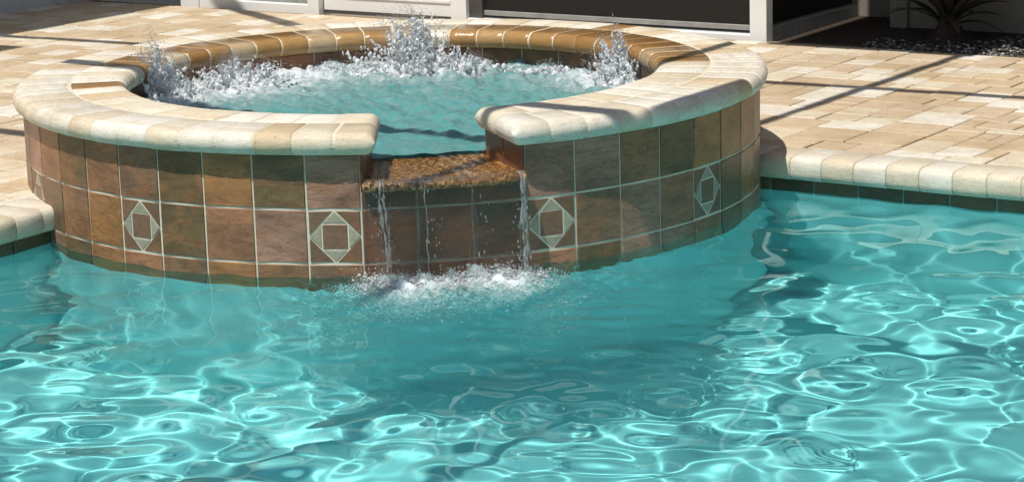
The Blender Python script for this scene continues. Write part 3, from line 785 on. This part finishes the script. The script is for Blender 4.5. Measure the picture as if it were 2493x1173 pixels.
# waterfall ----------------------------------------------------------
wf = empty("waterfall", pol(1.24, (GA + GB) / 2, 0.0))
tag(wf, "thin clear sheet of water spilling over the granite lip into the pool", "waterfall")
NA, NT = 90, 70
def sheet_pt(s, t, side):
    # s across, t 0..1 down; side 0 front 1 back
    drop = 0.305 * t
    lip = max(0.0, 1 - t / 0.07)
    fwd = 0.05 * math.sqrt(max(t, 0)) * 0.75 + 0.004
    s2 = s + (1 - s) ** 4 * 0.085 * t ** 1.4 - s ** 6 * 0.02 * t
    th = GA + 0.012 + (GB - GA - 0.022) * s2
    rip = 0.003 * math.exp(-(s / 0.12) ** 2) * math.sin(60 * t + 40 * s) + 0.0045 * math.sin(34 * s + 1.2 * math.sin(4 * t)) * (0.3 + t) + 0.0022 * math.sin(71 * s + 1.5 * math.sin(3 * t + 2)) * (0.2 + t) + 0.002 * math.sin(83 * s + 9 * t + 1.3) + 0.0012 * math.sin(26 * t + 11 * s)
    th_ = 0.0040 + 0.0022 * math.sin(21 * s + 3 * math.sin(2.2 * t + 1)) + 0.0012 * math.sin(57 * s + 2 * math.sin(3 * t)) + 0.004 * math.exp(-((s - 0.06) / 0.035) ** 2) + 0.005 * math.exp(-((s - 0.965) / 0.03) ** 2)
    r = 1.226 + fwd + rip * 0.7 + (th_ if side == 0 else 0)
    ph = lip * math.pi / 2
    return pol(r - 0.016 * (1 - math.cos(ph)), th, 0.293 - drop + 0.012 * math.sin(ph) + (0.0022 * math.sin(90 * s) * math.sin(37 * s + 2) if lip > 0 else 0))
v = []; f = []
for side in (0, 1):
    for i in range(NA + 1):
        for j in range(NT + 1): v.append(sheet_pt(i / NA, j / NT, side))
L = (NA + 1) * (NT + 1)
for i in range(NA):
    for j in range(NT):
        a = i * (NT + 1) + j; b = a + NT + 1
        f.append((a, a + 1, b + 1, b)); f.append((L + a, L + b, L + b + 1, L + a + 1))
for j in range(NT):
    a = j; b = NA * (NT + 1) + j
    f.append((a, L + a, L + a + 1, a + 1)); f.append((b, b + 1, L + b + 1, L + b))
o = link("falling_sheet", mesh_py("falling_sheet", v, f, True), wf, M_SHEET)
# film on the stone
v = []; f = []; NR = 50
for i in range(NA + 1):
    for j in range(NR + 1):
        s = i / NA; tt = j / NR; r = 0.858 + (1.232 - 0.858) * tt; th = GA + 0.010 + (GB - GA - 0.02) * s
        z = SZ1 + 0.010 - 0.006 * tt + 0.0004 * math.sin(60 * r + 8 * s) + 0.0006 * math.sin(13 * s + 22 * r) + 0.0003 * math.sin(51 * s - 31 * r + 1)
        if tt > 0.94: z -= (tt - 0.94) ** 2 * 1.6
        v.append(pol(r, th, z))
for i in range(NA):
    for j in range(NR):
        a = i * (NR + 1) + j; b = a + NR + 1
        f.append((a, b, b + 1, a + 1))
link("water_film", mesh_py("water_film", v, f, True), wf, M_FILM)
# ropes of water at both ends
def rope(s0, r0, seed):
    rr = random.Random(seed); v = []; f = []; K = 8; NN = 46
    for j in range(NN + 1):
        t = j / NN
        p = Vector(sheet_pt(s0, t, 0)); rad = r0 * max(0.15, 0.8 + 0.5 * math.sin(17 * t + seed) + 0.5 * math.sin(43 * t + seed * 2) + 0.3 * rr.uniform(-1, 1)) + 0.0006
        ox = 0.002 * math.sin(9 * t + seed) + 0.0018 * math.sin(31 * t) + rr.uniform(-.0012, .0012)
        for k in range(K):
            a = 2 * math.pi * k / K
            v.append((p.x + ox + rad * math.cos(a), p.y - 0.003 + rad * math.sin(a) * 0.8, p.z))
    for j in range(NN):
        for k in range(K):
            l = (k + 1) % K
            f.append((j * K + k, (j + 1) * K + k, (j + 1) * K + l, j * K + l))
    return mesh_py("water_rope", v, f, True)
for s0, r0, sd in ((0.09, 0.0032, 3), (0.115, 0.0018, 4), (0.955, 0.0036, 8), (0.975, 0.0022, 9), (0.36, 0.0007, 5)):
    link("water_rope", rope(s0, r0, sd), wf, M_CLEAR)
n = 260                                                # drops falling with the sheet
cc = np.array([sheet_pt(float(a_), float(b_), 0) for a_, b_ in zip(np.clip(rng.choice([0.1, 0.95, 0.4, 0.7], n, p=[.38, .32, .18, .12]) + rng.normal(0, 0.035, n), 0, 1), rng.random(n))])
cc[:, 1] -= rng.uniform(0.002, 0.016, n)
o = link("falling_drops", blobs("falling_drops", cc, rng.uniform(0.0008, 0.0024, n), 0, np.stack([np.ones(n), np.ones(n), rng.uniform(1, 3, n)], -1)), wf, M_CLEAR); o['kind'] = 'stuff'
# froth where it lands
n = 7000
s_ = rng.random(n); th = GA + 0.0 + (GB - GA + 0.01) * s_; dr = np.abs(rng.standard_normal(n)) * 0.05
r = 1.262 + dr - 0.03 * rng.random(n)
clump = 0.5 + 0.5 * np.sin(th * 41 + 1.3) * np.sin(th * 17)
c = np.stack([r * np.sin(th) + rng.normal(0, 0.025, n), -r * np.cos(th), np.zeros(n)], -1)
t = rng.random(n) ** 2.8
c[:, 2] = Z_POOL - 0.003 + 0.05 * t * np.exp(-dr / 0.045) * (0.35 + 0.9 * clump)
rad = np.clip(rng.lognormal(math.log(0.0014), 0.5, n), 0.0007, 0.0045)
sq = np.stack([rng.uniform(0.8, 1.5, n), rng.uniform(0.8, 1.5, n), rng.uniform(0.5, 1.2, n)], -1)
o = link("landing_froth", blobs("landing_froth", c, rad, 0, sq, 0.12), None, M_DROP)
tag(o, "white froth where the waterfall lands in the pool", "froth", kind='stuff')
n = 16000
th = GA - 0.03 + (GB - GA + 0.05) * rng.random(n); dr = np.abs(rng.standard_normal(n))
r = 1.24 + dr * 0.13
c = np.stack([r * np.sin(th) + rng.normal(0, 0.04, n), -r * np.cos(th), Z_POOL - 0.007 - np.abs(rng.standard_normal(n)) * 0.02 - 0.03 * dr * rng.random(n)], -1)
rad = np.clip(rng.lognormal(math.log(0.0018), 0.4, n), 0.001, 0.004)
o = receiver(link("bubble_plume", blobs("bubble_plume", c, rad, 0), None, M_BUBBLE))
tag(o, "pale cloud of air bubbles under the water at the foot of the waterfall", "bubbles", kind='stuff')

# ================================================================== DECK
deck = None
stp = 0.06
us = np.arange(-7.0, 7.0, stp); vs = np.arange(-9.0, 2.96, stp)
verts = {}; vv = []; ff = []
def vid(i, j):
    if (i, j) not in verts:
        verts[(i, j)] = len(vv); vv.append(W(-7 + i * stp, -9 + j * stp, 0.1195))
    return verts[(i, j)]
# big rectangles instead of a fine grid away from the spa
def rect(u0, u1, v0, v1):
    b = len(vv); vv.extend([W(u0, v0, 0.1195), W(u1, v0, 0.1195), W(u1, v1, 0.1195), W(u0, v1, 0.1195)]); ff.append((b, b + 1, b + 2, b + 3))
OV = 0.74; OU = -0.66
def fine(u0, u1, v0, v1, k=0.04):
    nu = int(round((u1 - u0) / k)); nv = int(round((v1 - v0) / k))
    for i in range(nu):
        for j in range(nv):
            a, b, c_, d = u0 + (u1 - u0) * i / nu, u0 + (u1 - u0) * (i + 1) / nu, v0 + (v1 - v0) * j / nv, v0 + (v1 - v0) * (j + 1) / nv
            if math.hypot((a + b) / 2, (c_ + d) / 2) > 1.03: rect(a, b, c_, d)
fine(-1.3, 1.3, OV, 1.3); rect(1.3, 9, OV, 2.96); rect(-1.3, 1.3, 1.3, 2.96)
fine(-1.3, OU, -1.0, OV); rect(-12, -1.3, -12, 2.96); rect(-1.3, OU, -12, -1.0)
rect(PU1 + 0.13, 14, -12, OV); rect(OU, PU1 + 0.13, -12, PV0 - 0.13)
deck = link("paver_deck", mesh_py("paver_deck", vv, ff), None, M_SANDJOINT)
tag(deck, "sunlit travertine paver deck behind and beside the spa", "deck", kind='structure')
# random ashlar packing on a module
MOD = 0.070
U0, U1_, V0, V1_ = -5.4, 4.65, -2.6, 2.87
nu = int((U1_ - U0) / MOD); nv = int((V1_ - V0) / MOD)
occ = np.zeros((nu, nv), bool)
SIZES = [((3, 2), 4), ((2, 2), 5), ((2, 3), 3), ((3, 3), 2), ((2, 1), 1), ((1, 2), 1)]
bag = [s for s, w in SIZES for _ in range(w)]
pavs = []
pr = random.Random(21)
for j in range(nv):
    for i in range(nu):
        if occ[i, j]: continue
        opts = bag[:]; pr.shuffle(opts)
        for (a, b) in opts + [(1, 1)]:
            if i + a <= nu and j + b <= nv and not occ[i:i + a, j:j + b].any():
                occ[i:i + a, j:j + b] = True; pavs.append((U0 + i * MOD, V0 + j * MOD, a, b)); break
def pav_ok(u, v, a, b):
    u1, v1 = u + a * MOD, v + b * MOD
    if u1 > OU - 0.005 and v < OV + 0.005: return False
    rs = min(math.hypot(max(min(0, u1), u), max(min(0, v1), v)), 9)
    return rs > 1.0
# trim pavers that overlap the coping edge: cut them to the edge
out = []
for (u, v, a, b) in pavs:
    u0, u1, v0, v1 = u, u + a * MOD, v, v + b * MOD
    if u1 > OU and v1 > OV and v0 < OV: v0 = OV if u0 > OU - 0.3 else v0
    if v0 < OV and u1 > OU: u1 = OU
    if u1 - u0 < 0.03 or v1 - v0 < 0.03: continue
    nx, ny = max(min(0, u1), u0), max(min(0, v1), v0)
    if math.hypot(nx, ny) < 0.95: continue
    if u0 < -4.15 and v1 > -2.6 and u1 < -4.15: continue
    out.append((u0, u1, v0, v1))
def shown(p):
    u0, u1, v0, v1 = p; c = W((u0 + u1) / 2, (v0 + v1) / 2, Z_DECK)
    x, y, zz = project(c)
    if not (-60 < x < 2560 and -40 < y < 1200): return 0.0
    # hidden behind the spa: the sight line passes over its ring below the coping top
    dx, dy = c[0] - CAM.x, c[1] - CAM.y
    for k in range(1, 40):
        t = k / 40; px, py = CAM.x + dx * t, CAM.y + dy * t; pz = CAM.z + (Z_DECK - CAM.z) * t
        if math.hypot(px, py) < 1.2 and pz < 0.43: return 0.0
    return (u1 - u0) * (v1 - v0) / zz ** 3
scored = sorted(((shown(p), p) for p in out), key=lambda t: -t[0])
single = [p for s, p in scored if s > 0][:300]; rest = [p for s, p in scored if not (s > 0)] + [p for s, p in scored if s > 0][300:]
pm = {}
def paver_mesh(a, b):
    key = (round(a, 3), round(b, 3))
    if key not in pm:
        me = box_mesh("paver", a - 0.006, b - 0.006, 0.03, 0.0035); me.materials.append(M_PAVER); pm[key] = me
    return pm[key]
for (u0, u1, v0, v1) in single:
    o = link("paver", paver_mesh(u1 - u0, v1 - v0), deck)
    o.location = W((u0 + u1) / 2, (v0 + v1) / 2, Z_DECK - 0.03 + pr.uniform(-.002, .002)); o.rotation_euler = (pr.uniform(-.004, .004), pr.uniform(-.004, .004), ROT_UV + pr.uniform(-.004, .004))
vv = []; ff = []
for (u0, u1, v0, v1) in rest:
    b = len(vv); e = 0.003; c_ = 0.0035; zz = Z_DECK + pr.uniform(-.0012, .0012)
    P8 = [(u0 + e, v0 + e), (u1 - e, v0 + e), (u1 - e, v1 - e), (u0 + e, v1 - e)]
    Q8 = [(u0 + e + c_, v0 + e + c_), (u1 - e - c_, v0 + e + c_), (u1 - e - c_, v1 - e - c_), (u0 + e + c_, v1 - e - c_)]
    vv += [W(x, y, zz - 0.03) for x, y in P8] + [W(x, y, zz - c_) for x, y in P8] + [W(x, y, zz) for x, y in Q8]
    ff += [(b + 8, b + 9, b + 10, b + 11)]
    for k in range(4):
        l = (k + 1) % 4; ff += [(b + k, b + l, b + l + 4, b + k + 4), (b + k + 4, b + l + 4, b + l + 8, b + k + 8)]
o = link("paver_field", mesh_py("paver_field", vv, ff), deck, M_PAVER_I); o['kind'] = 'stuff'

# ================================================================== HOUSE
house = empty("house", W(-2.0, 3.0, Z_DECK))
tag(house, "pale house front with white framed doors and dark screens behind the deck", "house")
ZD = Z_DECK; TOPZ = 2.45
HV = 2.95
# thresholds and frames of the front
uvbox("sill", -3.46, -2.64, HV - 0.02, HV + 0.08, ZD - 0.02, ZD + 0.035, M_WHITE, house, 0.004)
uvbox("corner_post", -3.52, -3.40, HV - 0.03, HV + 0.09, ZD - 0.02, TOPZ, M_WHITE, house, 0.004)
uvbox("screen_rail", -3.398, -2.70, HV + 0.012, HV + 0.05, ZD + 0.037, ZD + 0.062, M_GREYRAIL, house, 0.003)
uvbox("screen_panel", -3.398, -2.70, HV + 0.03, HV + 0.036, ZD + 0.063, 2.2, M_SCREEN, house)
uvbox("door_frame", -2.70, -2.632, HV - 0.025, HV + 0.075, ZD - 0.02, 2.25, M_WHITE, house, 0.005)
uvbox("door_panel", -2.626, -1.845, HV + 0.012, HV + 0.055, ZD + 0.012, 0.52, M_WHITE, house, 0.004)
uvbox("added_door_glass", -2.626, -1.845, HV + 0.022, HV + 0.03, 0.521, 2.2, M_SCREEN, house)  # unseen upper half, added dark to keep a white reflection off the pool
uvbox("door_rib", -2.60, -1.87, HV + 0.006, HV + 0.0115, ZD + 0.075, ZD + 0.09, M_WHITE, house, 0.002)
uvbox("door_sweep", -2.626, -1.845, HV + 0.02, HV + 0.05, ZD - 0.01, ZD + 0.012, M_GREYRAIL, house)
uvbox("door_frame", -1.842, -1.755, HV - 0.025, HV + 0.075, ZD - 0.02, 2.25, M_WHITE, house, 0.005)
uvbox("slider_frame", -1.752, -1.68, HV + 0.0, HV + 0.05, ZD + 0.01, 2.2, M_BRONZE, house, 0.004)
uvbox("slider_sill", -1.752, -0.249, HV - 0.02, HV + 0.08, ZD - 0.02, ZD + 0.016, M_WHITE, house, 0.004)
uvbox("slider_rail", -1.678, -0.249, HV + 0.012, HV + 0.05, ZD + 0.030, ZD + 0.052, M_GREYRAIL, house, 0.003)
uvbox("slider_glass", -1.678, -0.249, HV + 0.022, HV + 0.03, ZD + 0.020, 2.2, M_SCREEN, house)
uvbox("corner_post", -0.246, -0.166, HV - 0.045, HV + 0.012, ZD - 0.02, TOPZ, M_WHITE, house, 0.006)
uvbox("front_header", -3.398, -0.26, HV - 0.01, HV + 0.09, 2.252, TOPZ, M_STUCCO, house)
# the return beside the planting bed
uvbox("side_rail", -0.235, -0.172, HV + 0.014, HV + 0.86, ZD - 0.02, ZD + 0.05, M_GREYRAIL, house, 0.008)
uvbox("side_glass", -0.21, -0.20, HV + 0.014, HV + 0.86, ZD + 0.052, 2.2, M_SCREEN, house)
uvbox("side_header", -0.245, -0.165, HV + 0.093, HV + 0.86, 2.202, TOPZ, M_STUCCO, house)
uvbox("recess_wall", -0.30, 0.115, 3.812, 3.95, ZD - 0.06, TOPZ, M_STUCCO_SHADE, house)
uvbox("recess_pier", 0.118, 0.20, 3.54, 3.81, ZD - 0.06, TOPZ, M_STUCCO_SHADE, house, 0.004)
uvbox("bed_wall", 0.203, 7.0, 3.56, 3.72, ZD - 0.06, TOPZ, M_STUCCO_SHADE, house)
# left wing in its own shade
uvbox("left_wall", -4.40, -4.15, -6.0, 2.765, ZD - 0.02, TOPZ, M_STUCCO_L, house)
uvbox("left_wall", -4.36, -4.155, 2.775, 4.2, ZD - 0.02, TOPZ, M_STUCCO_L, house)
uvbox("left_back_wall", -4.15, -3.53, 3.02, 3.2, ZD - 0.02, TOPZ, M_STUCCO_L, house)
# roof and eave above the picture, then added slabs that shade the bed
uvbox("eave", -6.5, -3.53, -7.0, 3.1, TOPZ + 0.002, TOPZ + 0.2, M_ROOF, house)
uvbox("roof_slab", -6.5, 9.0, 3.105, 8.0, TOPZ + 0.003, TOPZ + 0.3, M_ROOF, house)
uvbox("bed_shade_slab", -0.12, 0.82, 1.72, 3.10, TOPZ + 0.004, TOPZ + 0.2, M_ROOF, house)  # unseen slab, added so that its shadow covers the planting bed
uvbox("bed_shade_slab", 0.825, 9.0, 2.06, 3.10, TOPZ + 0.004, TOPZ + 0.2, M_ROOF, house)

# ================================================================== PLANTING BED
bed = link("planting_bed", mesh_py("planting_bed", [W(-0.235, 2.87, 0.112), W(9, 2.87, 0.112), W(9, 3.56, 0.125), W(-0.235, 3.9, 0.125)], [(0, 1, 2, 3)]), None, M_SOIL)
tag(bed, "shaded strip of dark mulch against the house wall", "planting bed", kind='structure')
n = 2600
gu = np.concatenate([rng.uniform(0.25, 0.95, 800), rng.uniform(0.7, 2.2, 1600)])
gv = np.concatenate([2.885 + np.abs(rng.normal(0, 0.16, 800)), rng.uniform(2.885, 3.4, 1600)])
ok = (gv < 3.5)
gu, gv = gu[ok], gv[ok]
c = np.stack([gu * UX + gv * VX, gu * UY + gv * VY, 0.118 + rng.random(len(gu)) * 0.012], -1)
rad = rng.uniform(0.004, 0.010, len(gu)); sq = np.stack([rng.uniform(.8, 1.3, len(gu)), rng.uniform(.7, 1.1, len(gu)), rng.uniform(.45, .7, len(gu))], -1)
o = link("pebbles", blobs("pebbles", c, rad, 0, sq, 0.08), None, M_PEBBLE)
tag(o, "grey and white river pebbles scattered around the plant", "pebbles", kind='stuff')
PB = Vector(W(0.50, 3.30, 0.118))
plant = empty("strap_leaf_plant", PB)
tag(plant, "dark strap-leaved plant growing in pebbles against the shaded wall", "plant")
v = []; f = []; K = 10
for j in range(9):
    t = j / 8; rad = 0.075 * (1 - t) ** 3 + 0.026
    for k in range(K):
        a = 2 * math.pi * k / K; w_ = 1 + 0.15 * math.sin(3 * a + j)
        v.append((PB.x + rad * w_ * math.cos(a), PB.y + rad * w_ * math.sin(a), PB.z - 0.01 + 0.22 * t))
for j in range(8):
    for k in range(K):
        l = (k + 1) % K; f.append((j * K + k, j * K + l, (j + 1) * K + l, (j + 1) * K + k))
link("trunk", mesh_py("trunk", v, f, True), plant, M_BARK)
def leaf(az, z0, length, droop, width, rise):
    v = []; f = []; n = 10
    d = Vector((math.cos(az), math.sin(az), 0)); sd = Vector((-math.sin(az), math.cos(az), 0))
    for i in range(n + 1):
        t = i / n
        p = PB + Vector((0, 0, z0)) + d * (0.02 + length * (t * 0.85)) + Vector((0, 0, rise * t - droop * t * t))
        w = width * (math.sin(math.pi * (0.12 + 0.88 * t)) ** 0.8) * (1 - 0.3 * t) + 0.001
        fold = Vector((0, 0, 0.25 * w))
        v += [tuple(p - sd * w + fold), tuple(p), tuple(p + sd * w + fold)]
        if i:
            b = 3 * i
            f += [(b - 3, b - 2, b + 1, b), (b - 2, b - 1, b + 2, b + 1)]
    me = mesh_py("leaf", v, f, True)
    o = link("leaf", me, plant, M_LEAF)
    md = o.modifiers.new("thick", 'SOLIDIFY'); md.thickness = 0.002
for i in range(46):
    az = i * 2.399 + rnd.uniform(-.2, .2); lev = i / 46
    leaf(az, 0.05 + 0.17 * lev, rnd.uniform(0.24, 0.40), rnd.uniform(0.08, 0.20) * (1.1 - lev), rnd.uniform(0.020, 0.032), rnd.uniform(0.10, 0.24) + 0.25 * lev)

# ================================================================== SCREEN ENCLOSURE OVERHEAD (its members throw the line shadows)
ZB = 2.75
sh = (ZB - Z_DECK) / math.tan(SUN_EL)
cage = empty("screen_enclosure", W(5.2, -7.0, Z_DECK))
tag(cage, "bronze aluminium pool cage overhead casting thin line shadows on the deck", "pool cage")
def beam(u0, v0, u1, v1, w, hgt, name="beam"):
    """member whose shadow on the deck runs from (u0,v0) to (u1,v1)"""
    a = Vector(W(u0, v0 - sh, ZB)); b = Vector(W(u1, v1 - sh, ZB)); d = b - a
    me = box_mesh(name, d.length, w, hgt); o = link(name, me, cage, M_BEAM)
    o.location = (a + b) / 2 - Vector((0, 0, hgt / 2)); o.rotation_euler = (0, 0, math.atan2(d.y, d.x))
beam(0.767, -8.0, 0.767, 4.1, 0.052, 0.06)
beam(1.2, -8.0, 1.2, 0.35, 0.07, 0.06)  # unseen member added and cut short for a dark band on the pool floor
def bl(u): return 1.885 + 0.055 * u
beam(-4.6, bl(-4.6), 5.2, bl(5.2), 0.035, 0.07)
def b2(u): return -0.257 - 0.045 * u
beam(-4.6, b2(-4.6), 5.2, b2(5.2), 0.045, 0.085)
beam(-3.62, 3.157, -1.26, 1.85, 0.07, 0.06)
beam(-4.6, 1.35, -3.16, 1.38, 0.12, 0.10)  # unseen stub added for a small dark wedge on the left deck
beam(-4.6, -2.5, 5.2, -2.5, 0.05, 0.10)
beam(2.95, -8.0, 2.95, 4.1, 0.085, 0.06)
beam(5.2, -8.0, 5.2, 4.1, 0.085, 0.10, "beam")
for vv_ in (-7.6, -3.0, 0.5):
    uvbox("post", 5.16, 5.24, vv_ - 0.04, vv_ + 0.04, ZD - 0.02, ZB, M_BEAM, cage)
# ground beyond the deck
gr = link("ground", mesh_py("ground", [(-300, -300, -0.6 - 1.3), (300, -300, -1.9), (300, 300, -1.9), (-300, 300, -1.9)], [(0, 1, 2, 3)]), None, M_FARDECK)
tag(gr, "plain ground reaching beyond the house and deck", "ground", kind='structure')
